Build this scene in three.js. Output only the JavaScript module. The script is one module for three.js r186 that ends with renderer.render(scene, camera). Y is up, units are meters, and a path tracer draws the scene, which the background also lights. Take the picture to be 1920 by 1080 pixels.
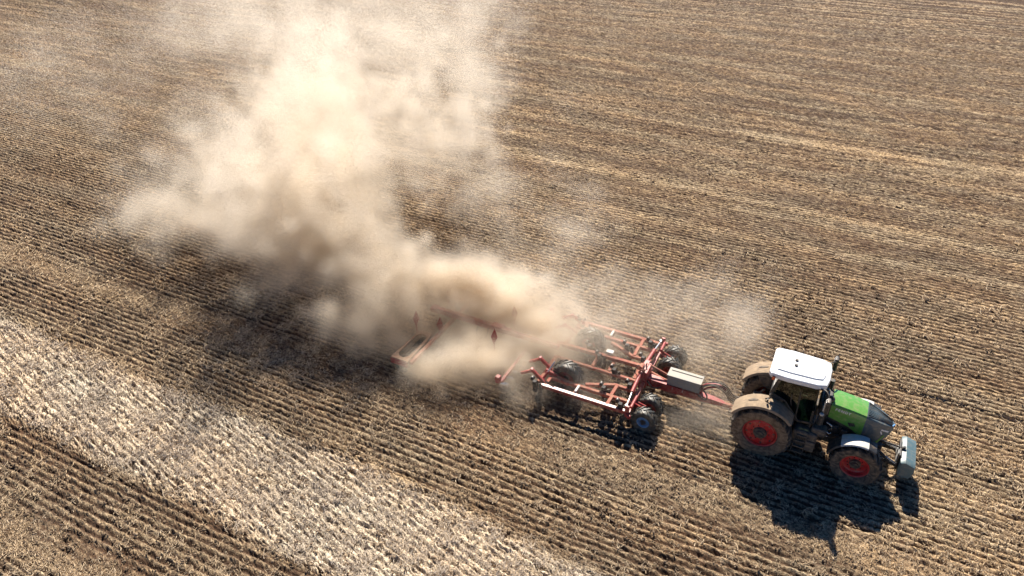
import * as THREE from 'three';
import { Sky } from 'three/addons/objects/Sky.js';
import { RoundedBoxGeometry } from 'three/addons/geometries/RoundedBoxGeometry.js';
import { mergeGeometries, mergeVertices, toCreasedNormals } from 'three/addons/utils/BufferGeometryUtils.js';
import { createNoise2D, createNoise3D } from 'simplex-noise';
import { FontLoader } from 'three/addons/loaders/FontLoader.js';
import { TextGeometry } from 'three/addons/geometries/TextGeometry.js';

// ---------------------------------------------------------------- camera, sky, sun, exposure
const scene = new THREE.Scene();
const camera = new THREE.PerspectiveCamera(43.83, 16 / 9, 0.5, 6000);
camera.position.set(0, 19.24, 0);
camera.lookAt(0, 19.24 - Math.tan(33.23 * Math.PI / 180) * 100, -100);

const SUN_AZ = 5.4, SUN_EL = 42.8;                         // degrees right of the view direction, and up
const az = SUN_AZ * Math.PI / 180, el = SUN_EL * Math.PI / 180;
const sunDir = new THREE.Vector3(Math.sin(az) * Math.cos(el), Math.sin(el), -Math.cos(az) * Math.cos(el));
const sky = new Sky();
sky.name = 'sky';
sky.userData.kind = 'structure';
sky.scale.setScalar(5000);
sky.material.uniforms.sunPosition.value.copy(sunDir);
sky.material.uniforms.turbidity.value = 2;
sky.material.uniforms.rayleigh.value = 0.7;
sky.material.uniforms.mieCoefficient.value = 0.004;
sky.material.uniforms.cloudCoverage.value = 0;
scene.add(sky);
scene.environmentIntensity = 0.1;

const sun = new THREE.DirectionalLight(new THREE.Color(1, 0.905, 0.77), 5);
sun.name = 'sun';
sun.position.copy(sunDir).multiplyScalar(120).add(new THREE.Vector3(-5, 0, -30));
sun.target.position.set(-5, 0, -30);
sun.castShadow = true;
sun.shadow.camera.left = -70; sun.shadow.camera.right = 70; sun.shadow.camera.top = 70; sun.shadow.camera.bottom = -70;
sun.shadow.camera.near = 1; sun.shadow.camera.far = 320;
sun.shadow.mapSize.set(4096, 4096);
scene.add(sun, sun.target);

const renderer = new THREE.WebGLRenderer({ antialias: true });
renderer.toneMapping = THREE.LinearToneMapping;
renderer.toneMappingExposure = 1.97;
renderer.shadowMap.enabled = true;

// ---------------------------------------------------------------- helpers
function mulberry(seed) {
  let a = seed >>> 0;
  return () => { a = (a + 0x6d2b79f5) | 0; let t = Math.imul(a ^ (a >>> 15), 1 | a); t = (t + Math.imul(t ^ (t >>> 7), 61 | t)) ^ t; return ((t ^ (t >>> 14)) >>> 0) / 4294967296; };
}
const rnd = mulberry(20240611);
const gauss = (r) => Math.sqrt(-2 * Math.log(1 - r() + 1e-9)) * Math.cos(6.28318 * r());
const clamp = (x, a = 0, b = 1) => Math.min(b, Math.max(a, x));
const smooth = (x, a, b) => { const t = clamp((x - a) / (b - a)); return t * t * (3 - 2 * t); };
const lerp = (a, b, t) => a + (b - a) * t;
const n2 = createNoise2D(mulberry(11)), n2b = createNoise2D(mulberry(12)), n3 = createNoise3D(mulberry(13));
const fbm2 = (x, y, o = 4) => { let s = 0, a = 0.5, n = 0; for (let i = 0; i < o; i++) { s += a * n2(x, y); n += a; x = x * 2.03 + 7.1; y = y * 2.03 - 3.7; a *= 0.5; } return s / n; };
const fbm3 = (x, y, z, o = 4) => { let s = 0, a = 0.5, n = 0; for (let i = 0; i < o; i++) { s += a * n3(x, y, z); n += a; x = x * 2.03 + 5.3; y = y * 2.03 - 1.7; z = z * 2.03 + 2.9; a *= 0.5; } return s / n; };
const std = (r, g, b, rough = 0.8, metal = 0, extra = {}) => new THREE.MeshStandardMaterial({ color: new THREE.Color().setRGB(r, g, b), roughness: rough, metalness: metal, ...extra });

// Field axes: the machine drives along A (towards the viewer's right), B points to its right-hand side.
const HEAD = 63.46 * Math.PI / 180;
const AX = new THREE.Vector3(Math.sin(HEAD), 0, Math.cos(HEAD)), BX = new THREE.Vector3(-Math.cos(HEAD), 0, Math.sin(HEAD));
const T0 = new THREE.Vector3(9.348, 0, -19.546);           // ground below the middle of the tractor's rear axle
const toWorld = (a, b, h = 0) => new THREE.Vector3(T0.x + a * AX.x + b * BX.x, h, T0.z + a * AX.z + b * BX.z);
// ---------------------------------------------------------------- the field: tilled rows, clods and chopped straw
const ROW = 0.272;
const STRIP = (a, b) => smooth(b, 7.9 + 0.25 * n2(a * 0.12, 3), 8.5 + 0.25 * n2(a * 0.12, 3)) * (1 - smooth(b, 11.7 + 0.3 * n2(a * 0.1, 8), 12.3 + 0.3 * n2(a * 0.1, 8)));
const BUNDLES = [[0.4, 3.3], [5.4, 8.1], [11.9, 14.5], [16.2, 19]];
function ridged(a, b) {                                    // how strongly the drill rows stand out, by passes of the machine
  const bb = b + 0.16 * n2(a * 0.03, b * 0.1);
  let d = 9;                                                // signed distance outside the nearest bundle of sharp rows
  for (const [lo, hi] of BUNDLES) d = Math.min(d, Math.max(lo - bb, bb - hi));
  if (bb < 0) { let k = (bb + 40.4) / 4.85; k = (k - Math.floor(k)) * 4.85; d = k <= 3.3 ? -Math.min(k, 3.3 - k) : Math.min(k - 3.3, 4.85 - k); }
  const pass = 1 - smooth(d + 0.2 * n2(a * 0.5, b), -0.05, 0.4);
  const patch = 0.5 + 0.5 * n2(a * 0.05, b * 0.22);
  return clamp(0.24 + 0.8 * pass * (0.72 + 0.5 * patch) + smooth(-b, -1, 4) * (0.3 + 0.4 * patch) + smooth(a, 2, 7) * 0.3 + 0.35 * STRIP(a, b));
}
function straw(a, b) {                                     // share of ground covered by pale straw
  const streak = n2(a * 0.035, b * 0.55) * 0.5 + n2b(a * 0.09, b * 1.4) * 0.3 + n2(a * 0.5, b * 0.9) * 0.28;
  const white = STRIP(a, b) * (1 - 0.6 * smooth(a, -9, 3));
  const front = smooth(a, 1, 6) * smooth(b, -7, -1) * 0.3;
  const line = Math.exp(-(((b + 31 + 0.02 * a) / 0.8) ** 2)) * smooth(a, -12, 2) * 0.55 + Math.exp(-(((b + 19.5) / 0.5) ** 2)) * 0.25;
  const dark = Math.exp(-(((b + 52) / 1.5) ** 2)) * 0.2 + Math.exp(-(((b + 38) / 1.2) ** 2)) * 0.14;
  return clamp(0.25 + (0.32 + 0.26 * smooth(-b, 6, 24)) * streak + 0.62 * white + front + line - dark - 0.10 * smooth(-b, 8, 40));
}
const worked = (a, b) => smooth(-a, 5.2, 6.4) * (1 - smooth(-a, 13.5, 17)) * (1 - smooth(Math.abs(b + 0.2), 2.7, 3.2));   // freshly turned under the machine
const rowPhase = (a, b, st) => (b + 0.1 * n2(a * 0.06, b * 0.25) + 0.03 * n2(a * 0.9, b * 2) + st * -0.2 * a) / ROW;
function ground(a, b, near) {
  const st = STRIP(a, b), wk = worked(a, b), x = rowPhase(a, b, st);
  const c = 0.5 + 0.5 * Math.cos(6.28318 * x + 0.7 * Math.cos(6.28318 * x));
  const along = 0.86 + 0.22 * n2(a * 0.8, Math.floor(x) * 5.1) + 0.26 * n2b(a * 3.6, Math.floor(x) * 3.7);
  let h = 0.125 * ridged(a, b) * (1 - wk) * Math.max(0.1, along) * (Math.pow(c, 0.7) - 0.45);
  h -= 0.10 * smooth(n2b(a * 2.1 + 40, b * 3.1), 0.5, 0.8) * (0.5 + 0.5 * st);
  h += 0.03 * fbm2(a * 1.6, b * 2.2, 2) + 0.02 * (1 + 0.7 * st + wk) * n2b(a * 6.5, b * 7.5);
  if (near) h += 0.024 * (1 + 0.6 * st) * n2(a * 13, b * 14);
  h += 0.075 * smooth(-b, 7, 34) * n2(a * 4.3 + 11, b * 5.2) + 0.04 * smooth(-b, 7, 30) * n2b(a * 8.1, b * 3.1);
  return h - 0.012;
}
const SOIL = [0.083, 0.048, 0.027], STRAW = [0.55, 0.435, 0.285], PALE = [0.70, 0.62, 0.50];
const speck = mulberry(303);
function groundColor(a, b, out, o) {
  const s = straw(a, b), st = STRIP(a, b), wk = worked(a, b);
  let t = clamp(s + 0.24 * n2b(a * 3.1, b * 5) + 0.16 * n2(a * 9, b * 12));
  const ridge = 0.5 + 0.5 * Math.cos(6.28318 * rowPhase(a, b, st));
  t = clamp(t + (ridge - 0.62) * 0.95 * ridged(a, b) + (speck() - 0.5) * 0.5) * (1 - 0.6 * wk);
  const warm = 0.06 * n2(a * 0.11 + 5, b * 0.3);
  for (let k = 0; k < 3; k++) out[o + k] = lerp(SOIL[k], lerp(STRAW[k], PALE[k], clamp(st + 0.25 * n2(a * 0.4, b))), t) * (1 + (k === 0 ? warm : k === 2 ? -warm : 0));
}
const groundTexture = (() => {                             // chopped straw and crumbs of soil, multiplied over the colour above
  const S = 2048, c = document.createElement('canvas'); c.width = c.height = S;
  const g = c.getContext('2d'), r = mulberry(31);
  g.fillStyle = 'rgb(168,160,152)'; g.fillRect(0, 0, S, S);
  const wrap = (x, y, L, f) => { for (const dx of [0, x < L ? S : x > S - L ? -S : null]) for (const dy of [0, y < L ? S : y > S - L ? -S : null]) if (dx !== null && dy !== null) f(x + dx, y + dy); };
  for (let i = 0; i < 9000; i++) {
    const x = r() * S, y = r() * S, w = 3 + r() * 13, k = 30 + r() * 130, al = 0.3 + 0.5 * r(), t = r() * 3.14;
    g.fillStyle = `rgba(${k},${k * 0.95},${k * 0.9},${al})`;
    wrap(x, y, 40, (X, Y) => { g.beginPath(); g.ellipse(X, Y, w, w * 0.6, t, 0, 6.3); g.fill(); });
  }
  g.lineCap = 'round';
  for (let i = 0; i < 15000; i++) {
    const x = r() * S, y = r() * S, L = 10 + r() * 44, t = r() * 6.28, k = 205 + r() * 50, bend = (r() - 0.5) * 12;
    g.strokeStyle = `rgba(${k},${k * 0.985},${k * 0.96},${0.5 + 0.5 * r()})`; g.lineWidth = 2.5 + r() * 4.5;
    wrap(x, y, 70, (X, Y) => { g.beginPath(); g.moveTo(X, Y); g.quadraticCurveTo(X + Math.cos(t) * L / 2 + bend, Y + Math.sin(t) * L / 2 - bend, X + Math.cos(t) * L, Y + Math.sin(t) * L); g.stroke(); });
  }
  const t = new THREE.CanvasTexture(c);
  t.colorSpace = THREE.SRGBColorSpace; t.wrapS = t.wrapT = THREE.RepeatWrapping;
  return t;
})();
const bumpTexture = groundTexture.clone(); bumpTexture.colorSpace = THREE.NoColorSpace;
{
  const far = [-2500, -900, -400, -220], nearB = [];
  let b = -118;
  while (b < 19.5) { nearB.push(b); const d = Math.max(0, -b - 1) ; b += 0.044 + 0.0023 * d; }
  const bs = [...far.map((x) => x), ...nearB, 24, 60, 300, 1500], N = 820, pad = [-2500, -900, -330, -160, -40, -12];
  const inFrame = (b) => [lerp(-24, -108, clamp((16 - b) / 62)) - 6 - 12 * smooth(-b, 30, 60), b > -5 ? 13 : 13 + (-5 - b) * 0.1 + 6];
  const cols = pad.length * 2 + N + 1, W = cols, Hn = bs.length;
  const pos = new Float32Array(W * Hn * 3), col = new Float32Array(W * Hn * 3), uv = new Float32Array(W * Hn * 2), idx = new Uint32Array((W - 1) * (Hn - 1) * 6);
  bs.forEach((b, j) => {
    const [a0, a1] = inFrame(clamp(b, -118, 19.5)), inside = b >= -118 && b < 20;
    for (let i = 0; i < W; i++) {
      const near = i >= pad.length && i < pad.length + N + 1;
      const a = i < pad.length ? a0 + pad[i] : near ? lerp(a0, a1, (i - pad.length) / N) : a1 - pad[W - 1 - i];
      const o = j * W + i, bj = b + (inside && near ? 0.25 * 0.044 * n2(i * 1.7, j * 1.3) : 0);
      const h = inside && near ? ground(a, bj, b > -14) : -0.01;
      pos[o * 3] = T0.x + a * AX.x + bj * BX.x; pos[o * 3 + 1] = h; pos[o * 3 + 2] = T0.z + a * AX.z + bj * BX.z;
      groundColor(a, bj, col, o * 3);
      uv[o * 2] = a / 5.3; uv[o * 2 + 1] = b / 5.3;
      if (i < W - 1 && j < Hn - 1) idx.set([o, o + W + 1, o + 1, o, o + W, o + W + 1].map((x) => x), (j * (W - 1) + i) * 6);
    }
  });
  const g = new THREE.BufferGeometry();
  g.setAttribute('position', new THREE.BufferAttribute(pos, 3)); g.setAttribute('color', new THREE.BufferAttribute(col, 3)); g.setAttribute('uv', new THREE.BufferAttribute(uv, 2));
  g.setIndex(new THREE.BufferAttribute(idx, 1));
  g.computeVertexNormals();
  if (g.attributes.normal.getY(W * 10 + 50) < 0) { for (let i = 0; i < idx.length; i += 3) { const t = idx[i]; idx[i] = idx[i + 1]; idx[i + 1] = t; } g.computeVertexNormals(); }
  const field = new THREE.Mesh(g, new THREE.MeshStandardMaterial({ name: 'tilled_soil', vertexColors: true, map: groundTexture, bumpMap: bumpTexture, bumpScale: 0.035, roughness: 1, color: new THREE.Color().setRGB(1.75, 1.75, 1.75) }));
  field.name = 'field'; field.userData = { kind: 'structure', label: 'tilled brown stubble field with straight rows', category: 'field' };
  field.receiveShadow = field.castShadow = true;
  scene.add(field);
  console.log('field', W, Hn, idx.length / 3);
}
function scatter(name, label, category, geo, mat, places, tint) {
  const o = new THREE.InstancedMesh(geo, mat, places.length), m = new THREE.Matrix4(), q = new THREE.Quaternion(), e = new THREE.Euler(), v = new THREE.Vector3(), s = new THREE.Vector3(), c = new THREE.Color();
  places.forEach(([x, y, z, turn, k, t], i) => { q.setFromEuler(e.set(0, turn, 0)); m.compose(v.set(x, y, z), q, s.set(k, k, k)); o.setMatrixAt(i, m); o.setColorAt(i, tint(c, t)); });
  o.name = name; o.userData = { kind: 'stuff', label, category };
  o.castShadow = o.receiveShadow = true;
  scene.add(o);
  return o;
}
{
  const r = mulberry(41), pos = [];
  for (let i = 0; i < 11; i++) {                           // a handful of chopped stalks, each a folded strip
    const d = 0.2 * Math.sqrt(r()), t = r() * 6.28, x = d * Math.cos(t), z = d * Math.sin(t), y = 0.006 + 0.03 * r(), L = 0.03 + 0.06 * r(), w = 0.006 + 0.008 * r(), h = r() * 6.28, tilt = (r() - 0.5) * 0.4;
    const dx = Math.cos(h) * Math.cos(tilt), dz = Math.sin(h) * Math.cos(tilt), dy = Math.sin(tilt), nx = -Math.sin(h) * w, nz = Math.cos(h) * w;
    const P = (k, s, up) => [x + dx * L * k + nx * s, Math.max(0.002, y + dy * L * k + up), z + dz * L * k + nz * s];
    const quad = (p, q1, s, u) => pos.push(...p, ...q1, ...s, ...p, ...s, ...u);
    quad(P(-1, -1, 0), P(-1, 0, w), P(1, 0, w), P(1, -1, 0));
    quad(P(-1, 0, w), P(-1, 1, 0), P(1, 1, 0), P(1, 0, w));
  }
  const g = new THREE.BufferGeometry(); g.setAttribute('position', new THREE.Float32BufferAttribute(pos, 3)); g.computeVertexNormals();
  const places = [], want = 20000;
  for (let tries = 0; places.length < want && tries < want * 30; tries++) {
    const b = 18.5 - 46 * Math.pow(r(), 1.35), lim = [lerp(-26, -100, clamp((16 - b) / 62)) - 9, b > -5 ? 12 : 14 + (-5 - b) * 0.1], a = lerp(lim[0], lim[1], r());
    const s = straw(a, b) * (1 - 0.85 * worked(a, b)) * (1 - 0.55 * STRIP(a, b));
    const onRidge = 0.5 + 0.5 * Math.cos(6.28318 * rowPhase(a, b, STRIP(a, b))), rg = ridged(a, b);
    if (r() > (0.08 + 0.92 * smooth(b, -16, 3)) * (0.3 + 0.7 * smooth(a, -32, -16)) * (0.55 + 0.6 * n2(a * 0.7, b * 0.9)) * Math.pow(s, 1.3) * lerp(1, Math.pow(onRidge, 5), rg)) continue;
    const p = toWorld(a, b), d = Math.hypot(p.x, p.z);
    places.push([p.x, ground(a, b, true) + 0.006, p.z, r() * 6.28, clamp(d / 26, 0.8, 1.4) * (0.7 + 0.7 * r()), [r(), STRIP(a, b)]]);
  }
  scatter('straw_litter', 'pale chopped straw scattered over the tilled rows', 'straw', g, new THREE.MeshPhysicalMaterial({ name: 'straw', color: 0xffffff, roughness: 0.9, transmission: 0.2, thickness: 0, specularIntensity: 0.3, side: THREE.DoubleSide }), places,
    (c, [t, st]) => c.setRGB(lerp(0.46, 0.74, t) + 0.03 * st, lerp(0.34, 0.60, t) + 0.07 * st, lerp(0.21, 0.42, t) + 0.12 * st));
  const gs = [];
  for (let i = 0; i < 7; i++) {
    const k = 0.018 + 0.035 * r() * r(), q = new THREE.IcosahedronGeometry(k, 1), p = q.attributes.position, sx = r() * 99;
    for (let j = 0; j < p.count; j++) { const f = 1 + 0.35 * n3(p.getX(j) / k * 1.3 + sx, p.getY(j) / k * 1.3, p.getZ(j) / k * 1.3); p.setXYZ(j, p.getX(j) * f, p.getY(j) * f * 0.8, p.getZ(j) * f); }
    const d = 0.35 * Math.sqrt(r()), t = r() * 6.28; q.deleteAttribute('uv'); q.computeVertexNormals(); q.translate(d * Math.cos(t), k * 0.45, d * Math.sin(t)); gs.push(q);
  }
  const clods = [];
  for (let i = 0; i < 9000; i++) {
    const b = 18.5 - 32 * Math.pow(r(), 1.3), a = lerp(lerp(-26, -60, clamp((16 - b) / 62)), 12, r()), p = toWorld(a, b), d = Math.hypot(p.x, p.z);
    clods.push([p.x, ground(a, b, true), p.z, r() * 6.28, (0.55 + 0.9 * r() * r()) * (1 + 0.4 * worked(a, b)), [r(), straw(a, b)]]);
  }
  scatter('soil_clods', 'small brown clods of soil lying along the tilled rows', 'soil', mergeGeometries(gs), new THREE.MeshStandardMaterial({ name: 'clod', color: 0xffffff, roughness: 1 }), clods,
    (c, [t, s]) => c.setRGB(lerp(0.12, 0.27, t) + 0.12 * s, lerp(0.08, 0.20, t) + 0.09 * s, lerp(0.05, 0.13, t) + 0.06 * s));
}
// ---------------------------------------------------------------- shared shapes for the machines
const V = (x, y, z) => new THREE.Vector3(x, y, z);
const rbox = (w, h, d, x, y, z, r = 0.02) => { const g = new RoundedBoxGeometry(w, h, d, 2, Math.min(r, w * 0.45, h * 0.45, d * 0.45)); g.translate(x, y, z); return g; };
function beam(p, q, w, h = w, r = 0.015) {                 // a bar from p to q, w wide (across) and h high
  const d = q.clone().sub(p), L = d.length(), g = new RoundedBoxGeometry(L, h, w, 2, Math.min(r, w * 0.4, h * 0.4));
  const x = d.normalize(), z = new THREE.Vector3().crossVectors(x, Math.abs(x.y) > 0.95 ? V(1, 0, 0) : V(0, 1, 0)).normalize(), y = new THREE.Vector3().crossVectors(z, x);
  return g.applyMatrix4(new THREE.Matrix4().makeBasis(x, y, z).setPosition(p.clone().add(q).multiplyScalar(0.5)));
}
const rod = (p, q, r, r2 = r, n = 14) => { const d = q.clone().sub(p), g = new THREE.CylinderGeometry(r2, r, d.length(), n); g.applyQuaternion(new THREE.Quaternion().setFromUnitVectors(V(0, 1, 0), d.normalize())); return g.translate((p.x + q.x) / 2, (p.y + q.y) / 2, (p.z + q.z) / 2); };
const hose = (pts, r, n = 24) => new THREE.TubeGeometry(new THREE.CatmullRomCurve3(pts), n, r, 7, false);
function plate(outline, depth, z, holes = [], bevel = 0.008) {  // outline in (x, y), thickness along z, centred on z
  const s = new THREE.Shape(outline.map(([x, y]) => new THREE.Vector2(x, y)));
  for (const h of holes) s.holes.push(new THREE.Path(h.map(([x, y]) => new THREE.Vector2(x, y))));
  const g = new THREE.ExtrudeGeometry(s, { depth: Math.max(0.001, depth - 2 * bevel), bevelEnabled: bevel > 0, bevelSize: bevel, bevelThickness: bevel, bevelSegments: 2, curveSegments: 10 });
  return g.translate(0, 0, z - depth / 2 + bevel);
}
function loft(sections, caps = true) {                     // sections: rings [x, [[z, y] ...]] of equal length
  const n = sections[0][1].length, pos = [], idx = [];
  for (const [x, ring] of sections) for (const [z, y] of ring) pos.push(x, y, z);
  for (let s = 0; s < sections.length - 1; s++) for (let i = 0; i < n; i++) { const a = s * n + i, b = s * n + (i + 1) % n; idx.push(a, a + n, b, b, a + n, b + n); }
  if (caps) for (const [s, flip] of [[0, false], [sections.length - 1, true]]) for (let i = 1; i < n - 1; i++) idx.push(s * n, ...(flip ? [s * n + i + 1, s * n + i] : [s * n + i, s * n + i + 1]));
  const g = new THREE.BufferGeometry(); g.setAttribute('position', new THREE.Float32BufferAttribute(pos, 3)); g.setIndex(idx);
  return toCreasedNormals(g, 0.55);
}
const plain = (g) => { const q = g.index ? g.toNonIndexed() : g.clone(); for (const k of Object.keys(q.attributes)) if (k !== 'position' && k !== 'normal') q.deleteAttribute(k); return q; };
function boxUv(g, k = 1) {                                 // texture coordinates in metres from the dominant side of each face
  const p = g.attributes.position, n = g.attributes.normal, uv = new Float32Array(p.count * 2);
  for (let i = 0; i < p.count; i++) {
    const ax = Math.abs(n.getX(i)), ay = Math.abs(n.getY(i)), az2 = Math.abs(n.getZ(i)), x = p.getX(i), y = p.getY(i), z = p.getZ(i);
    const [u, v] = ax > ay && ax > az2 ? [z, y] : ay > az2 ? [x, z] : [x, y];
    uv[i * 2] = u * k; uv[i * 2 + 1] = v * k;
  }
  g.setAttribute('uv', new THREE.BufferAttribute(uv, 2));
  return g;
}
function part(name, geos, m, parent, extra) {
  const list = (Array.isArray(geos) ? geos : [geos]).map(plain), o = new THREE.Mesh(boxUv(list.length > 1 ? mergeGeometries(list) : list[0], 0.9), m);
  o.name = name; o.castShadow = o.receiveShadow = true;
  if (extra) Object.assign(o.userData, extra);
  parent.add(o);
  return o;
}
const each = (name, geos, m, parent) => geos.map((g) => part(name, g, m, parent));
function grimeTexture(base, dirt, amount, seed, coarse = 5) {  // paint with a film of dust that lies in patches
  const S = 512, d = new Uint8Array(S * S * 4), a = createNoise3D(mulberry(seed));
  const per = (u, v, k) => { const t = 6.28318; return a(Math.cos(u * t) * k, Math.sin(u * t) * k, Math.cos(v * t) * k + Math.sin(v * t) * k * 1.7); };
  const enc = (x) => 255 * Math.pow(clamp(x), 1 / 2.2);
  for (let y = 0; y < S; y++) for (let x = 0; x < S; x++) {
    const u = x / S, v = y / S, n = 0.55 * per(u, v, coarse * 0.16) + 0.3 * per(u, v, coarse * 0.6) + 0.25 * per(u, v, coarse * 2.2), t = clamp(amount + 0.45 * n);
    for (let c = 0; c < 3; c++) d[(y * S + x) * 4 + c] = enc(lerp(base[c], dirt[c], t) * (1 + 0.06 * n));
    d[(y * S + x) * 4 + 3] = 255;
  }
  const t = new THREE.DataTexture(d, S, S); t.colorSpace = THREE.SRGBColorSpace; t.wrapS = t.wrapT = THREE.RepeatWrapping; t.magFilter = THREE.LinearFilter; t.needsUpdate = true;
  return t;
}
const DIRT = [0.42, 0.31, 0.20];
const mat = (name, base, amount, rough, seed, extra = {}) => new THREE.MeshPhysicalMaterial({ name, map: grimeTexture(base, DIRT, amount, seed), roughness: rough, ...extra });
const M = {
  green: mat('green_paint', [0.105, 0.335, 0.045], 0.05, 0.34, 1, { clearcoat: 0.6, clearcoatRoughness: 0.2 }),
  white: mat('white_paint', [0.84, 0.86, 0.88], 0.0, 0.3, 2, { clearcoat: 0.5, clearcoatRoughness: 0.25 }),
  housing: mat('black_iron', [0.016, 0.017, 0.02], 0.04, 0.75, 31),
  black: mat('black_plastic', [0.018, 0.02, 0.023], 0.05, 0.45, 3),
  frame: mat('dark_cast_iron', [0.026, 0.03, 0.034], 0.12, 0.55, 4),
  grille: mat('dark_grille', [0.085, 0.125, 0.145], 0.04, 0.32, 5),
  weight: mat('grey_green_paint', [0.09, 0.16, 0.185], 0.02, 0.45, 6),
  grey: mat('pale_grey_paint', [0.62, 0.63, 0.61], 0.16, 0.5, 7),
  box: mat('grey_box_paint', [0.30, 0.31, 0.29], 0.25, 0.6, 71),
  cream: mat('dusty_fender', [0.20, 0.15, 0.105], 0.62, 0.9, 8),
  dusty: mat('dusty_dark_plastic', [0.06, 0.055, 0.05], 0.28, 0.8, 9),
  rim: mat('red_rim', [0.55, 0.018, 0.022], 0.04, 0.4, 10, { clearcoat: 0.3 }),
  blue: mat('blue_rim', [0.10, 0.28, 0.55], 0.12, 0.45, 11),
  red: mat('red_paint', [0.36, 0.022, 0.028], 0.1, 0.5, 12),
  redShiny: mat('polished_red_paint', [0.34, 0.04, 0.04], 0.2, 0.42, 24, { clearcoat: 0.1, clearcoatRoughness: 0.3 }),
  redDusty: mat('dusty_red_paint', [0.36, 0.05, 0.035], 0.4, 0.85, 13),
  dustyFrame: mat('dust_caked_frame', [0.34, 0.12, 0.08], 0.72, 0.9, 33),
  rubber: mat('rubber', [0.03, 0.037, 0.038], 0.06, 0.5, 14),
  rubberDusty: mat('dusty_rubber', [0.03, 0.029, 0.028], 0.16, 0.85, 15),
  tyreFront: mat('front_rubber', [0.028, 0.028, 0.028], 0.14, 0.85, 21),
  sideDusty: mat('dusty_sidewall', [0.075, 0.05, 0.033], 0.32, 0.95, 22),
  sideFront: mat('front_sidewall', [0.035, 0.035, 0.035], 0.2, 0.9, 23),
  steel: mat('bright_steel', [0.62, 0.62, 0.62], 0.05, 0.25, 16, { metalness: 0.85 }),
  orange: mat('orange_lens', [0.75, 0.12, 0.02], 0, 0.3, 17),
  lamp: mat('lamp_lens', [0.85, 0.85, 0.83], 0, 0.15, 18),
  seat: mat('seat_cloth', [0.04, 0.045, 0.045], 0.05, 0.9, 19),
  glass: new THREE.MeshPhysicalMaterial({ name: 'tinted_glass', color: new THREE.Color().setRGB(0.26, 0.34, 0.29), roughness: 0.02, transmission: 1, thickness: 0, ior: 1.5 }),
};
function wheel(name, parent, { R, W, rimR, lugs, lugH, dish, tyre, rim, hub, wall, x, y, z, far }) {
  const w = new THREE.Group(); w.name = name; w.position.set(x, y, z); w.rotation.y = far ? Math.PI : 0; parent.add(w);
  const H = W / 2, Rb = R - lugH, prof = [[rimR - 0.015, -H * 0.72], [rimR + 0.03, -H * 0.84], [lerp(rimR, Rb, 0.35), -H * 0.98], [lerp(rimR, Rb, 0.65), -H], [lerp(rimR, Rb, 0.88), -H * 0.95], [Rb - 0.012, -H * 0.84], [Rb, -H * 0.6], [Rb + 0.012, 0]];
  const pts = [...prof, ...prof.slice(0, -1).reverse().map(([r, t]) => [r, -t])].map(([r, t]) => new THREE.Vector2(r, t));
  const geos = [new THREE.LatheGeometry(pts, 56).rotateX(Math.PI / 2)];
  for (let k = 0; k < lugs; k++) for (const s of [-1, 1]) {   // bent tread bars, left and right half a step apart
    const t0 = (k + (s > 0 ? 0.5 : 0)) / lugs * 6.28318, pos = [], idx = [], th = 0.028 * (R > 0.7 ? 1.15 : 1), n = 5;
    for (let i = 0; i < n; i++) {
      const q = i / (n - 1), lat = s * H * lerp(-0.04, 1.0, Math.min(1, q * 1.12)), ang = t0 - 0.30 * Math.pow(q, 0.8) * (R > 0.7 ? 0.9 : 1.25), top = q > 0.85 ? R * 0.955 : R - 0.006 * q, low = q > 0.85 ? Rb * 0.93 : Rb - 0.03, hw = th / R * (1 + 0.35 * q);
      for (const [rr, da] of [[low, -hw * 1.3], [top, -hw], [top, hw], [low, hw * 1.3]]) pos.push(rr * Math.cos(ang + da), rr * Math.sin(ang + da), lat);
    }
    for (let i = 0; i < n - 1; i++) for (let j = 0; j < 3; j++) { const a = i * 4 + j; idx.push(a, a + 4, a + 1, a + 1, a + 4, a + 5); }
    idx.push(0, 1, 2, 0, 2, 3); const e = (n - 1) * 4; idx.push(e, e + 2, e + 1, e, e + 3, e + 2);
    const g = new THREE.BufferGeometry(); g.setAttribute('position', new THREE.Float32BufferAttribute(pos, 3)); g.setIndex(idx); const q = g.toNonIndexed(); q.computeVertexNormals(); geos.push(q);
  }
  const tm = part('tyre', geos, tyre, w);
  if (wall) for (const s of [-1, 1]) {                     // the caked, dusty side of the tyre
    const sp = [[rimR + 0.035, H * 0.85], [lerp(rimR, Rb, 0.35), H * 0.99], [lerp(rimR, Rb, 0.65), H * 1.01], [lerp(rimR, Rb, 0.9), H * 0.965]].map(([r, q]) => new THREE.Vector2(r, q + 0.004));
    const g = new THREE.LatheGeometry(sp, 56).rotateX(Math.PI / 2); if (s < 0) g.rotateY(Math.PI);
    part('sidewall', g, wall, tm);
  }
  const d = H * dish;                                      // the disc lies d inboard of the tyre's outer side
  const rp = [[rimR + 0.02, H * 0.78], [rimR - 0.01, H * 0.80], [rimR - 0.035, H * 0.70], [rimR - 0.05, H * 0.3], [rimR - 0.07, H - d + 0.02], [rimR * 0.72, H - d], [rimR * 0.42, H - d + 0.02], [0.0, H - d + 0.02]].map(([r, t]) => new THREE.Vector2(Math.max(0.0001, r), t));
  const back = [[rimR + 0.02, -H * 0.78], [rimR - 0.03, -H * 0.7], [rimR - 0.05, H * 0.3]].map(([r, t]) => new THREE.Vector2(r, t));
  part('rim', [new THREE.LatheGeometry(rp, 48).rotateX(Math.PI / 2), new THREE.LatheGeometry(back, 48).rotateX(Math.PI / 2)], rim, w);
  const hb = [new THREE.CylinderGeometry(hub * 0.86, hub, 0.1, 26).rotateX(Math.PI / 2).translate(0, 0, H - d + 0.05), new THREE.CylinderGeometry(hub * 0.5, hub * 0.62, 0.07, 20).rotateX(Math.PI / 2).translate(0, 0, H - d + 0.12)];
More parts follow.
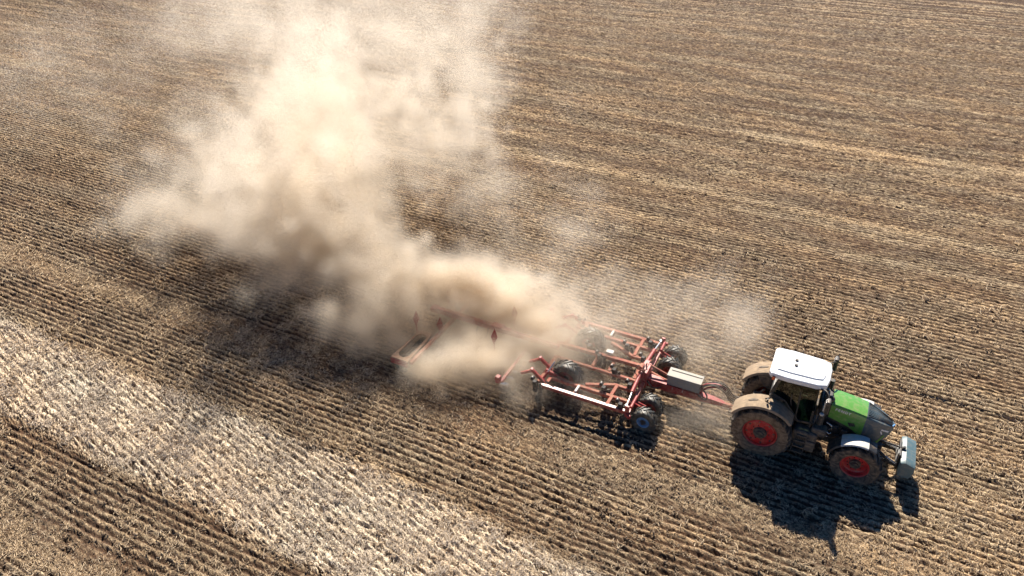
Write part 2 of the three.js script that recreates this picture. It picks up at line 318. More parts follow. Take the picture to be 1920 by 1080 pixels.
  for (let k = 0; k < 10; k++) hb.push(new THREE.CylinderGeometry(0.018, 0.018, 0.05, 6).rotateX(Math.PI / 2).translate(Math.cos(k * 0.628) * hub * 1.22, Math.sin(k * 0.628) * hub * 1.22, H - d + 0.03));
  part('hub', hb, M.frame, w);
  if (R > 1) { for (let k = 0; k < 8; k++) part('rim_bolt_plate', new THREE.CylinderGeometry(0.035, 0.035, 0.03, 12).rotateX(Math.PI / 2).translate(Math.cos(k * 0.785 + 0.2) * rimR * 0.8, Math.sin(k * 0.785 + 0.2) * rimR * 0.8, H - d + 0.01), M.frame, w); }
  return w;
}
function arcPlate(cx, cy, R, a0, a1, z0, z1, th, n = 18, drop = 0.06) {  // a mudguard: part of a ring with rounded edges, angles in degrees from +x
  const pos = [], idx = [], ring = [[z0, -drop], [z0 + 0.03, -0.01], [z0 + 0.1, 0], [z1 - 0.1, 0], [z1 - 0.03, -0.012], [z1, -drop], [z1 - 0.02, -drop], [z1 - 0.05, -th], [z0 + 0.05, -th], [z0 + 0.02, -drop]], m = ring.length;
  for (let i = 0; i <= n; i++) { const t = lerp(a0, a1, i / n) * Math.PI / 180; for (const [z, dr] of ring) pos.push(cx + (R + dr) * Math.cos(t), cy + (R + dr) * Math.sin(t), z); }
  for (let i = 0; i < n; i++) for (let j = 0; j < m; j++) { const a = i * m + j, b = i * m + (j + 1) % m; idx.push(a, b, a + m, b, b + m, a + m); }
  for (const [s, f] of [[0, 1], [n, 0]]) for (let j = 1; j < m - 1; j++) idx.push(s * m, s * m + j + (f ? 1 : 0), s * m + j + (f ? 0 : 1));
  const g = new THREE.BufferGeometry(); g.setAttribute('position', new THREE.Float32BufferAttribute(pos, 3)); g.setIndex(idx);
  return toCreasedNormals(g, 0.7);
}
const YAW = HEAD - Math.PI / 2;
function machine(name, label, category, a, b) {
  const o = new THREE.Group(); o.name = name; o.position.copy(toWorld(a, b)); o.rotation.y = YAW; o.userData = { label, category }; scene.add(o);
  return o;
}

// ---------------------------------------------------------------- tractor: x forward from the rear axle, z to its right-hand side
{
  const t = machine('tractor', 'green tractor with white cab roof and red rims pulling the red cultivator', 'tractor', 0, 0);
  for (const far of [false, true]) {
    const s = far ? -1 : 1;
    wheel('rear_wheel', t, { R: 1.06, W: 0.72, rimR: 0.58, lugs: 21, lugH: 0.055, dish: 0.42, tyre: M.rubberDusty, wall: M.sideDusty, rim: M.rim, hub: 0.25, x: 0, y: 1.03, z: s * 1.0, far });
    wheel('front_wheel', t, { R: 0.84, W: 0.62, rimR: 0.45, lugs: 19, lugH: 0.05, dish: 0.85, tyre: M.tyreFront, wall: M.sideFront, rim: M.rim, hub: 0.2, x: 3.18, y: 0.81, z: s * 0.98, far });
  }
  // chassis, axles and the engine below the bonnet
  part('chassis', [rbox(2.6, 0.62, 0.62, 0.75, 0.98, 0, 0.06), rbox(1.9, 0.5, 0.5, 2.9, 0.9, 0, 0.05), rod(V(0, 1.03, -0.75), V(0, 1.03, 0.75), 0.2), rod(V(3.18, 0.8, -0.8), V(3.18, 0.8, 0.8), 0.13), rbox(0.5, 0.4, 0.5, 3.18, 0.75, 0, 0.08)], M.frame, t);
  part('engine', [rbox(1.75, 0.85, 0.72, 2.75, 1.45, 0, 0.05), rbox(0.3, 0.3, 0.2, 2.25, 1.55, 0.4, 0.05), rbox(0.22, 0.4, 0.16, 2.6, 1.4, 0.4, 0.04), rod(V(2.05, 1.2, 0.45), V(2.05, 1.6, 0.45), 0.07), rod(V(2.35, 1.25, 0.42), V(2.9, 1.25, 0.42), 0.05)], M.black, t);
  each('engine_pipe', [hose([V(2.0, 1.75, 0.5), V(2.15, 1.72, 0.56), V(2.2, 1.6, 0.55), V(2.1, 1.5, 0.53)], 0.032), hose([V(2.05, 1.42, 0.55), V(2.15, 1.36, 0.58), V(2.22, 1.4, 0.56)], 0.03), rbox(0.08, 0.05, 0.05, 2.12, 1.2, 0.56)], M.steel, t);
  // bonnet
  const ring = (w, yb, yt, sh = 0.07) => [[w, yb], [w * 1.0, lerp(yb, yt, 0.5)], [w * 0.985, yt - sh * 1.2], [w * 0.9, yt - sh * 0.35], [w * 0.55, yt], [0, yt + 0.018], [-w * 0.55, yt], [-w * 0.9, yt - sh * 0.35], [-w * 0.985, yt - sh * 1.2], [-w, lerp(yb, yt, 0.5)], [-w, yb]];
  const bonnet = part('bonnet', loft([[1.98, ring(0.46, 1.98, 2.58)], [2.3, ring(0.465, 1.9, 2.555)], [2.7, ring(0.465, 1.78, 2.51)], [3.12, ring(0.455, 1.5, 2.44)]]), M.green, t);
  part('side_vent', [plate([[2.62, 1.98], [2.82, 2.0], [2.86, 1.9], [2.7, 1.84]], 0.03, 0.468)], M.black, bonnet);
  const nose = part('grille', loft([[3.121, ring(0.452, 1.42, 2.437)], [3.4, ring(0.43, 1.40, 2.345)], [3.68, ring(0.37, 1.46, 2.24)], [3.9, ring(0.25, 1.66, 2.16)], [4.03, ring(0.11, 1.92, 2.11)]]), M.grille, t);
  for (let k = -5; k <= 5; k++) { const z0 = k * 0.075, z1 = k * 0.021; part('slat', beam(V(3.15, 2.447 - Math.abs(k) * 0.004, z0), V(3.96, 2.150, z1 * 1.3), 0.012, 0.02, 0.004), M.black, nose); }
  each('bonnet_frame', [-1, 1].flatMap((s) => [beam(V(3.0, 1.66, s * 0.45), V(3.28, 1.37, s * 0.44), 0.03, 0.075), beam(V(3.26, 1.39, s * 0.44), V(3.66, 1.44, s * 0.375), 0.03, 0.07), beam(V(3.64, 1.42, s * 0.385), V(3.8, 1.76, s * 0.315), 0.03, 0.06)]), M.green, t);
  for (const s of [-1, 1]) each('headlight', [beam(V(3.66, 2.0, s * 0.372), V(3.9, 1.9, s * 0.245), 0.03, 0.06), beam(V(3.66, 1.93, s * 0.375), V(3.72, 1.8, s * 0.355), 0.025, 0.045)], M.lamp, t);
  part('emblem_strip', beam(V(3.97, 2.145, 0.2), V(4.04, 2.1, 0.0), 0.05, 0.035), M.blue, t);
  const font = await new FontLoader().loadAsync('fonts/droid/droid_sans_bold.typeface.json');
  const word = new TextGeometry('FENDT', { font, size: 0.105, depth: 0.008, curveSegments: 4 }); word.scale(1.12, 1, 1); word.computeBoundingBox(); word.rotateZ(-0.065); word.translate(2.12, 2.335, 0.464);
  part('lettering', word, M.lamp, bonnet);
  // cab
  const sideOutline = [[0.04, 2.6], [0.2, 3.2], [1.44, 3.2], [1.53, 2.0], [1.5, 1.78], [1.08, 1.72], [0.86, 2.02], [0.5, 2.4]];
  const cab = part('cab_frame', [-1, 1].flatMap((s) => [beam(V(1.5, 1.5, s * 0.74), V(1.43, 3.22, s * 0.72), 0.08, 0.09), beam(V(0.02, 2.5, s * 0.76), V(0.19, 3.22, s * 0.73), 0.08, 0.12), beam(V(0.15, 3.2, s * 0.73), V(1.46, 3.2, s * 0.72), 0.07, 0.09), beam(V(1.06, 1.68, s * 0.79), V(1.52, 1.74, s * 0.78), 0.05, 0.08), beam(V(0.52, 2.37, s * 0.79), V(1.06, 1.7, s * 0.79), 0.05, 0.06), beam(V(0.04, 2.56, s * 0.79), V(0.52, 2.38, s * 0.79), 0.05, 0.06), beam(V(0.98, 1.8, s * 0.79), V(0.92, 3.2, s * 0.74), 0.045, 0.05)])
    .concat([beam(V(1.45, 3.2, -0.72), V(1.45, 3.2, 0.72), 0.08), beam(V(0.17, 3.2, -0.72), V(0.17, 3.2, 0.72), 0.08), beam(V(1.52, 1.72, -0.7), V(1.52, 1.72, 0.7), 0.09)]), M.black, t);
  for (const s of [-1, 1]) part('side_window', plate(sideOutline, 0.012, s * 0.765, [], 0.002), M.glass, t);
  part('windscreen', beam(V(1.51, 1.76, 0), V(1.44, 3.16, 0), 1.36, 0.012, 0.003).rotateX(0), M.glass, t);
  part('rear_window', beam(V(0.06, 2.3, 0), V(0.17, 3.16, 0), 1.38, 0.012, 0.003), M.glass, t);
  each('cab_floor', [rbox(1.4, 0.1, 1.4, 0.85, 1.62, 0), rbox(0.5, 0.9, 1.46, 0.22, 1.95, 0, 0.08)], M.black, t);
  part('seat', [rbox(0.5, 0.16, 0.52, 0.72, 2.1, 0, 0.06), rbox(0.16, 0.72, 0.5, 0.46, 2.45, 0, 0.06), rbox(0.3, 0.4, 0.3, 0.72, 1.85, 0, 0.04), rbox(0.42, 0.1, 0.14, 0.85, 2.35, 0.36, 0.04)], M.seat, t);
  each('dashboard', [rbox(0.2, 0.5, 0.4, 1.36, 2.0, 0, 0.06), rbox(0.05, 0.26, 0.34, 1.2, 2.42, 0.42, 0.02)], M.seat, t);
  part('steering_wheel', new THREE.TorusGeometry(0.2, 0.018, 8, 28).rotateX(Math.PI / 2).rotateZ(0.5).translate(1.18, 2.32, 0), M.seat, t);
  // roof: a white shell with a raised middle, pressed lines, hatch and knobs
  const roofOutline = [[-0.2, -0.68], [-0.14, -0.78], [0.4, -0.82], [1.4, -0.76], [1.66, -0.66], [1.72, -0.3], [1.72, 0.3], [1.66, 0.66], [1.4, 0.76], [0.4, 0.82], [-0.14, 0.78], [-0.2, 0.68]];
  const roofShell = (o, h, y0, bv) => { const s = new THREE.Shape(o.map(([x, z]) => new THREE.Vector2(x, -z))); return new THREE.ExtrudeGeometry(s, { depth: h - 2 * bv, bevelEnabled: true, bevelSize: bv, bevelThickness: bv, bevelSegments: 4 }).rotateX(-Math.PI / 2).translate(0, y0 + bv, 0); };
  const inset = (k) => roofOutline.map(([x, z]) => [0.75 + (x - 0.75) * k, z * k]);
  const roof = part('roof', [roofShell(inset(0.955), 0.2, 3.2, 0.05), roofShell(inset(0.8).map(([x, z]) => [x, z * 0.78]), 0.07, 3.372, 0.03)], M.white, t);
  part('roof_hatch', [rbox(0.5, 0.018, 0.34, 0.95, 3.447, 0.2, 0.008)], M.white, roof);
  each('roof_seam', [beam(V(0.02, 3.402, -0.57), V(1.52, 3.402, -0.5), 0.014, 0.01, 0.003), beam(V(0.72, 3.458, 0.17), V(1.06, 3.458, 0.17), 0.016, 0.006, 0.002)], M.black, roof);
  for (const [x, z] of [[0.55, -0.22], [0.57, 0.08]]) part('roof_knob', new THREE.CylinderGeometry(0.05, 0.06, 0.06, 16).translate(x, 3.465, z), M.black, roof);
  part('antenna', rod(V(0.72, 3.44, -0.2), V(0.66, 3.95, -0.2), 0.006), M.black, roof);
  for (const s of [-1, 1]) part('beacon', [new THREE.CylinderGeometry(0.05, 0.055, 0.11, 14).translate(-0.02, 3.24, s * 0.83)], M.orange, t);
  for (const s of [-1, 1]) each('work_light', [rbox(0.1, 0.1, 0.16, 1.72, 3.14, s * 0.52, 0.02), rbox(0.09, 0.09, 0.14, -0.14, 3.12, s * 0.6, 0.02)], M.black, t);
  // mirrors on arms, rails, exhaust
  for (const s of [-1, 1]) {
    const m = part('mirror', [rbox(0.14, 0.52, 0.3, 1.82, 3.02, s * 1.24, 0.05)], M.black, t);
    part('mirror_arm', [hose([V(1.5, 3.24, s * 0.72), V(1.68, 3.3, s * 0.85), V(1.8, 3.22, s * 1.05), V(1.82, 3.05, s * 1.2)], 0.024)], M.black, m);
    part('mirror_glass', rbox(0.008, 0.44, 0.24, 1.747, 3.0, s * 1.22, 0.003), M.steel, m);
  }
  each('grab_rail', [hose([V(1.58, 1.75, 0.86), V(1.62, 2.1, 0.9), V(1.58, 2.5, 0.86)], 0.018), hose([V(0.75, 2.3, 0.83), V(0.7, 2.5, 0.86), V(0.68, 2.75, 0.81)], 0.016)], M.black, t);
  part('exhaust', [rod(V(1.78, 1.3, 0.62), V(1.78, 2.55, 0.62), 0.105, 0.1), rod(V(1.78, 2.5, 0.62), V(1.78, 2.95, 0.62), 0.05), hose([V(1.78, 2.93, 0.62), V(1.78, 3.0, 0.62), V(1.73, 3.06, 0.64)], 0.05)], M.frame, t);
  each('heat_shield', [rbox(0.05, 0.5, 0.06, 1.76, 2.62, 0.73, 0.015), new THREE.SphereGeometry(0.08, 18, 12).scale(1, 0.7, 1).translate(1.75, 2.25, 0.78)], M.grey, t);
  each('intake', [rod(V(1.85, 1.6, -0.62), V(1.85, 2.75, -0.62), 0.09), new THREE.SphereGeometry(0.13, 18, 12, 0, 6.3, 0, 1.6).translate(1.92, 2.62, 0.3), rbox(0.16, 0.1, 0.5, 1.78, 2.6, 0.1, 0.04)], M.black, t);
  part('cowl', [rbox(0.4, 0.6, 0.86, 1.8, 2.2, 0, 0.06)], M.black, t);
  // mudguards
  for (const s of [-1, 1]) {
    const z = s > 0 ? [0.62, 1.4] : [-1.4, -0.62];
    const f = part('rear_fender', arcPlate(0, 1.05, 1.25, 42, 152, z[0], z[1], 0.05, 26, 0.09), M.cream, t);
    part('fender_recess', (() => { const g = new THREE.SphereGeometry(0.5, 24, 12); g.scale(0.36, 0.05, 0.15); g.rotateZ(0.38).translate(-0.48, 2.2, s * 1.0); return g; })(), M.dusty, f);
    part('fender_side', plate([[0.93, 1.75], [0.7, 2.02], [0.3, 2.25], [-0.3, 2.25], [-0.6, 2.0], [-0.3, 1.6], [0.4, 1.35], [1.0, 1.3]], 0.06, s * 0.66), M.dusty, f);
    part('rear_lamp', [rbox(0.06, 0.14, 0.1, -0.02, 2.42, s * 1.1, 0.02), beam(V(-0.12, 2.34, s * 0.95), V(0.08, 2.48, s * 0.95), 0.04, 0.05), beam(V(0.02, 2.4, s * 0.95), V(0.05, 2.72, s * 0.98), 0.03, 0.03)], M.black, t);
    const g = part('front_fender', arcPlate(3.18, 0.82, 1.0, 62, 166, s > 0 ? 0.72 : -1.3, s > 0 ? 1.3 : -0.72, 0.035, 20, 0.06), M.black, t);
    part('fender_top', arcPlate(3.18, 0.82, 1.016, 78, 128, s > 0 ? 0.70 : -1.32, s > 0 ? 1.32 : -0.70, 0.03, 12, 0.05), M.grey, g);
  }
  // tank, toolbox and steps under the door
  const tank = part('fuel_tank', [rbox(0.82, 0.8, 0.5, 1.42, 1.08, 0.82, 0.1), rbox(0.5, 0.34, 0.42, 1.82, 1.5, 0.72, 0.1)], M.dusty, t);
  part('fuel_tank', [rbox(0.82, 0.8, 0.5, 1.42, 1.08, -0.82, 0.1)], M.dusty, t);
  for (let k = 0; k < 4; k++) part('step', rbox(0.36, 0.035, 0.2, 1.3 + k * 0.015, 0.62 + k * 0.24, 1.09 - k * 0.015, 0.012), M.dusty, tank);
  for (let k = 0; k < 6; k++) part('grille_bar', rbox(0.028, 0.5, 0.03, 1.18 + k * 0.055, 1.08, 1.085, 0.01), M.black, tank);
  each('step_rail', [rod(V(1.1, 0.55, 1.16), V(1.14, 1.5, 1.08), 0.02), rod(V(1.5, 0.55, 1.16), V(1.52, 1.5, 1.08), 0.02)], M.frame, tank);
  part('tool_locker', rbox(0.3, 0.42, 0.1, 1.66, 0.98, 1.1, 0.03), M.dusty, tank);
  // front linkage
  part('front_linkage', [-1, 1].flatMap((s) => [beam(V(3.6, 0.78, s * 0.32), V(4.5, 0.72, s * 0.42), 0.09, 0.1), rod(V(3.65, 1.12, s * 0.25), V(4.2, 0.8, s * 0.38), 0.055)]).concat([beam(V(3.7, 1.26, 0), V(4.5, 1.2, 0), 0.05, 0.06), rbox(0.35, 0.55, 0.5, 3.72, 0.95, 0, 0.05)]), M.black, t);
  each('linkage_ram', [-1, 1].map((s) => rod(V(3.95, 0.95, s * 0.32), V(4.42, 0.78, s * 0.4), 0.035)), M.steel, t);
  each('hydraulic_hose', [hose([V(3.5, 1.35, 0.4), V(3.72, 1.25, 0.55), V(3.95, 0.95, 0.5), V(4.1, 0.75, 0.4)], 0.018), hose([V(3.45, 1.3, 0.42), V(3.6, 1.05, 0.6), V(3.62, 0.8, 0.55)], 0.018), hose([V(3.4, 1.3, 0.42), V(3.52, 1.0, 0.62), V(3.5, 0.7, 0.5)], 0.016)], M.black, t);
  // rear linkage
  part('rear_linkage', [-1, 1].flatMap((s) => [beam(V(-0.3, 0.85, s * 0.35), V(-1.15, 0.55, s * 0.4), 0.07, 0.09), rod(V(-0.25, 1.7, s * 0.35), V(-0.85, 0.68, s * 0.38), 0.04)]).concat([rbox(0.5, 0.7, 0.7, -0.35, 1.2, 0, 0.05), beam(V(-0.3, 0.5, 0), V(-1.3, 0.48, 0), 0.12, 0.1)]), M.dusty, t);
}
// the ballast block carried on the tractor's front linkage
{
  const w = machine('front_weight', 'blue-grey ballast block hung on the front of the tractor', 'ballast', 4.72, 0);
  w.scale.set(0.92, 0.92, 0.86); w.position.y = 0.06;
  const hex = (k) => [[-0.22 * k, 0.5], [0.2 * k, 0.5], [0.3 * k, 0.82], [0.27 * k, 1.12], [-0.08, 1.24], [-0.24 * k, 1.18]];
  part('block', loft([-0.82, -0.78, -0.55, 0.55, 0.78, 0.82].map((z, i) => [z, hex([0.9, 0.97, 1, 1, 0.97, 0.9][i]).map(([x, y]) => [x, [0.05, 0.03, 0, 0, 0.03, 0.05][i] ? 0.87 + (y - 0.87) * (1 - [0.08, 0.03, 0, 0, 0.03, 0.08][i]) : y])])).applyMatrix4(new THREE.Matrix4().makeBasis(V(0, 0, -1), V(0, 1, 0), V(1, 0, 0))), M.weight, w);
  part('bracket', [rbox(0.07, 0.72, 1.0, -0.27, 0.9, 0, 0.02), beam(V(-0.26, 1.2, 0), V(-0.12, 1.32, 0), 0.12, 0.06), rbox(0.1, 0.14, 0.12, -0.33, 0.72, 0.42), rbox(0.1, 0.14, 0.12, -0.33, 0.72, -0.42)], M.black, w);
  each('hook_plate', [rbox(0.02, 0.42, 0.3, -0.32, 1.0, 0.18, 0.006), rbox(0.02, 0.3, 0.2, -0.32, 0.9, -0.25, 0.006)], M.grey, w);
}
// ---------------------------------------------------------------- cultivator: axes as the tractor's, x counted from the tractor's rear axle, C moves them onto the frame
{
  const c = machine('cultivator', 'wide red folding cultivator with dark tines and lugged wheels, half hidden in dust', 'cultivator', -7, -0.2);
  const C = (x, y, z) => V(x + 7, y, z + 0.2), bar = (p, q, w, h) => beam(C(...p), C(...q), w, h), box = (w, h, d, x, y, z, r) => rbox(w, h, d, x + 7, y, z + 0.2, r), pole = (p, q, r, r2) => rod(C(...p), C(...q), r, r2), pipe = (pts, r, n) => hose(pts.map((p) => C(...p)), r, n);
  // drawbar with stand, coupling and hose carrier
  const db = part('drawbar', loft([[-4.75, 0.17, 0.5, 0.86], [-3.4, 0.16, 0.48, 0.80], [-1.9, 0.12, 0.5, 0.72], [-1.5, 0.07, 0.52, 0.66]].map(([x, w, y0, y1]) => [x + 7, [[-w, y0], [w, y0], [w, y1], [-w, y1]]])), M.red, c);
  part('coupling', [box(0.3, 0.16, 0.16, -1.42, 0.58, -0.2, 0.03), new THREE.TorusGeometry(0.09, 0.035, 10, 20).rotateX(Math.PI / 2).translate(5.8, 0.55, 0)], M.redDusty, db);
  part('stand', [bar([-2.3, 0.5, -0.02], [-2.3, 0.28, 0.02], 0.06), box(0.12, 0.04, 0.12, -2.3, 0.27, 0.02)], M.frame, db);
  part('hose_carrier', [pipe([[-2.45, 0.8, -0.2], [-2.35, 1.2, -0.2], [-1.9, 1.36, -0.25], [-1.55, 1.3, -0.2]], 0.045), pipe([[-2.45, 0.95, -0.08], [-2.2, 1.2, -0.12], [-1.85, 1.3, -0.2]], 0.035)], M.red, db);
  for (let k = 0; k < 5; k++) part('hose', pipe([[-2.5, 1.0 + 0.03 * k, -0.35 + k * 0.07], [-2.1, 1.3 + 0.02 * k, -0.4 + k * 0.08], [-1.6, 1.4 - 0.03 * k, -0.3 + k * 0.06], [-1.25, 1.12 - 0.05 * k, -0.22 + k * 0.05], [-0.7, 1.15, -0.2 + k * 0.06]], 0.02), M.black, db);
  part('hose_loop', [pipe([[-2.4, 1.1, -0.1], [-2.15, 0.95, 0.1], [-2.2, 0.75, 0.08], [-2.5, 0.8, 0.0]], 0.03)], M.black, db);
  part('hose_comb', [0, 1, 2, 3].map((k) => pole([-1.75 + k * 0.05, 1.3, -0.22], [-1.8 + k * 0.05, 1.5, -0.3], 0.009)).concat([bar([-1.78, 1.32, -0.22], [-1.55, 1.32, -0.22], 0.03)]), M.frame, db);
  const tb = part('tool_box', [box(1.28, 0.42, 0.5, -3.12, 1.02, -0.33, 0.02)], M.box, c);
  part('lid', [box(1.34, 0.06, 0.56, -3.12, 1.255, -0.33, 0.02), box(1.2, 0.03, 0.08, -3.1, 1.295, -0.46, 0.01)], M.box, tb);
  for (const x of [-3.5, -3.1]) part('parallel_rail', [pole([x, 0.82, -0.12], [x, 0.7, 0.0], 0.012)], M.grey, tb);
  part('top_link', [pole([-4.6, 1.2, -0.45], [-3.75, 0.98, -0.4], 0.045)], M.redDusty, db);
  part('support_tube', [pole([-4.5, 0.75, -0.55], [-3.8, 0.78, -0.28], 0.07)], M.redDusty, db);
  // middle tower with valves
  const tower = part('centre_tower', [box(0.34, 0.75, 0.7, -4.68, 0.85, -0.2, 0.03), box(0.2, 0.22, 0.9, -4.72, 1.14, -0.2, 0.02)], M.red, c);
  part('valve_block', [box(0.16, 0.14, 0.3, -4.82, 1.28, -0.12), box(0.1, 0.1, 0.1, -4.66, 1.3, 0.12), pole([-4.85, 1.2, 0.18], [-4.7, 1.38, 0.16], 0.03), pole([-4.7, 1.2, -0.3], [-4.66, 1.4, -0.25], 0.03)], M.redDusty, tower);
  part('valve_hose', [pipe([[-4.8, 1.3, 0.0], [-4.9, 1.5, 0.15], [-4.95, 1.35, 0.35], [-4.8, 1.2, 0.45]], 0.016), pipe([[-4.75, 1.32, -0.1], [-4.65, 1.5, 0.1], [-4.7, 1.3, 0.4]], 0.016), pipe([[-4.6, 0.8, -0.05], [-4.2, 0.6, 0.1], [-3.9, 0.7, 0.05]], 0.03)], M.black, tower);
  // the two wings
  for (const s of [1, -1]) {
    const Z = (z) => -0.2 + s * z, wing = new THREE.Group(); wing.name = 'wing_frame'; c.add(wing);
    part('outer_beam', [bar([-8.2, 0.76, Z(2.3)], [-4.5, 0.76, Z(2.27)], 0.15, 0.15)], s > 0 ? M.redShiny : M.redDusty, wing);
    part('inner_beam', [bar([-7.9, 0.76, Z(1.72)], [-4.6, 0.76, Z(1.72)], 0.13, 0.14)], M.redDusty, wing);
    part('inner_beam', [bar([-6.6, 0.74, Z(1.5)], [-5.5, 0.74, Z(1.0)], 0.13, 0.14), bar([-5.54, 0.74, Z(1.01)], [-4.7, 0.74, Z(1.03)], 0.13, 0.14)], M.redDusty, wing);
    for (const [x, z0, z1] of [[-5.42, 1.72, 2.28], [-5.45, 1.02, 1.7], [-6.75, 1.72, 2.28], [-7.95, 1.5, 2.3]]) part('cross_tie', bar([x, 0.775, Z(z0)], [x - 0.02, 0.775, Z(z1)], 0.13, 0.12), M.redDusty, wing);
    part('front_beam', [bar([-4.6, 0.72, Z(0.25)], [-4.6, 0.72, Z(2.42)], 0.14, 0.16)], M.red, wing);
    const cyl = part('cylinder', [pole([-4.76, 1.15, Z(0.42)], [-4.74, 1.05, Z(1.45)], 0.075)], M.red, c);
    part('piston_rod', [pole([-4.74, 1.05, Z(1.44)], [-4.7, 0.98, Z(2.15)], 0.038), box(0.12, 0.12, 0.12, -4.7, 0.98, Z(2.2), 0.03)], M.steel, cyl);
    part('cylinder', [pole([-4.5, 1.02, Z(1.55)], [-4.52, 0.98, Z(2.2)], 0.06), pole([-4.55, 0.9, Z(1.7)], [-4.1, 0.75, Z(1.66)], 0.05)], M.red, c);
    part('wing_bracket', [box(0.16, 0.34, 0.1, -4.62, 0.94, Z(2.32), 0.02), box(0.14, 0.14, 0.12, -4.5, 0.74, Z(2.45), 0.03)], M.red, wing);
    // gauge wheels at the front of the wing
    part('wheel_fork', [bar([-4.55, 0.72, Z(1.66)], [-4.0, 0.5, Z(1.66)], 0.12, 0.16), pole([-4.0, 0.47, Z(1.1)], [-4.0, 0.47, Z(2.25)], 0.05)], M.red, wing);
    for (const z of [1.25, 2.08]) wheel('gauge_wheel', c, { R: 0.5, W: 0.42, rimR: 0.23, lugs: 15, lugH: 0.04, dish: 0.5, tyre: M.rubber, rim: z > 1.6 ? M.blue : M.red, hub: 0.08, x: 3.0, y: 0.48, z: s * z, far: s < 0 });
    // transport wheel on its swinging arm
    wheel('transport_wheel', c, { R: 0.66, W: 0.52, rimR: 0.32, lugs: 17, lugH: 0.045, dish: 0.5, tyre: M.rubber, rim: M.red, hub: 0.1, x: -0.45, y: 0.66, z: s * 1.24, far: s < 0 });
    part('wheel_arm', [bar([-8.25, 0.95, Z(1.62)], [-7.35, 0.66, Z(1.58)], 0.1, 0.2), box(0.14, 0.14, 0.2, -7.4, 0.68, Z(1.6), 0.04)], M.red, wing);
    part('axle_cap', [pole([-7.44, 0.66, Z(1.5)], [-7.44, 0.66, Z(1.74)], 0.075)], M.steel, wing);
    const ram = part('ram', [pole([-8.2, 0.8, Z(2.1)], [-8.05, 1.12, Z(1.85)], 0.05)], M.red, wing);
    part('piston_rod', [pole([-8.05, 1.12, Z(1.85)], [-7.88, 1.5, Z(1.6)], 0.032)], M.steel, ram);
    part('stop_plate', [box(0.1, 0.08, 0.42, -6.75, 0.86, Z(1.98), 0.03)], M.grey, wing);
    for (const z of [1.25, 2.05]) part('rear_link', [bar([-8.05, 0.8, Z(z + 0.1)], [-8.65, 1.16, Z(z)], 0.09, 0.15), bar([-8.6, 1.14, Z(z)], [-9.1, 0.86, Z(z + 0.05)], 0.09, 0.11), box(0.12, 0.12, 0.16, -8.65, 1.16, Z(z), 0.03)], M.red, wing);
    part('rear_beam', [bar([-8.3, 0.72, Z(0.4)], [-8.3, 0.72, Z(2.4)], 0.15, 0.16)], M.redDusty, wing);
    // levelling discs and packer behind the tines
    part('disc_beam', [bar([-9.75, 0.5, Z(0.3)], [-9.75, 0.5, Z(2.6)], 0.12, 0.13), box(0.2, 0.3, 0.22, -9.85, 0.66, Z(2.62), 0.03)], M.red, wing);
    for (let k = 0; k < 6; k++) part('disc', new THREE.SphereGeometry(0.55, 22, 6, 0, 6.2832, 0, 0.5).rotateX(s * 1.57).rotateY(0.35).translate(-2.75, 0.28, s * (0.5 + k * 0.42) + (s > 0 ? -0.48 : 0.48)), M.steel, wing);
    const hole = []; for (let k = 0; k <= 24; k++) { const t = k / 24 * 6.2832, cx = Math.cos(t) * 0.27; hole.push([cx, (Math.sin(t) > 0 ? 0.58 : -0.58) + Math.sin(t) * 0.27]); }
    const pf = plate([[-0.4, -1.02], [0.4, -1.02], [0.36, 0.6], [0.28, 1.05], [-0.3, 1.05]].map(([x, y]) => [x, -y]), 0.05, 0, [hole], 0.01).rotateX(Math.PI / 2); if (s < 0) pf.rotateX(Math.PI).rotateY(Math.PI); if (s < 0) pf.rotateY(Math.PI);
    part('packer_frame', pf.translate(-7.0, 0.74, s * 2.42), M.dustyFrame, wing);
    part('end_plate', box(0.8, 0.26, 0.06, -14.0, 0.6, Z(3.46), 0.02), M.red, wing);
    const rings = []; for (let k = 0; k < 16; k++) rings.push(new THREE.TorusGeometry(0.24, 0.035, 6, 22).translate(-7.0, 0.3, s * (1.5 + k * 0.122)));
    part('packer_roller', rings.concat([rod(V(-7, 0.3, s * 1.4), V(-7, 0.3, s * 3.4), 0.16)]), M.frame, wing);
    for (const [x, z, y] of [[-14.5, 1.32, 0.95], [-10.9, 0.95, 0.95], [-13.55, 0.95, 0.7]]) {   // upright pointed marker plates
      if (x === -13.55 && s < 0) continue;
      part('marker_plate', [plate([[0, -0.36], [0.13, 0], [0, 0.4], [-0.13, 0]], 0.05, 0).rotateY(0.35).rotateX(-0.12 * s).translate(x + 7, y + 0.3, Z(z) + 0.2), pole([x, 0.45, Z(z)], [x, y + 0.1, Z(z)], 0.025)], M.red, wing);
    }
  }
  // middle beams
  part('centre_beam', [bar([-8.6, 0.84, -0.55], [-4.6, 0.88, -0.6], 0.16, 0.15)], M.redDusty, c);
  part('centre_beam', [bar([-8.4, 0.72, 0.2], [-4.7, 0.72, 0.2], 0.13, 0.13)], M.redDusty, c);
  for (const x of [-5.0, -6.05, -6.75]) part('cross_tie', bar([x, 0.78, -0.5], [x, 0.76, 0.15], 0.13, 0.1), M.redDusty, c);
  part('bracket', [box(0.3, 0.06, 0.22, -6.35, 1.0, -0.78, 0.01), box(0.06, 0.2, 0.06, -6.35, 0.9, -0.72, 0.01)], M.grey, c);
  const rear = part('rear_beam', [bar([-14.5, 0.98, -0.24], [-10.6, 0.98, -0.18], 0.2, 0.24), bar([-10.7, 0.95, -0.18], [-8.4, 0.85, -0.3], 0.16, 0.2), box(0.5, 0.12, 0.3, -11.2, 1.1, -0.18, 0.02), box(0.3, 0.2, 0.34, -14.4, 1.0, -0.24, 0.03)], M.red, c);
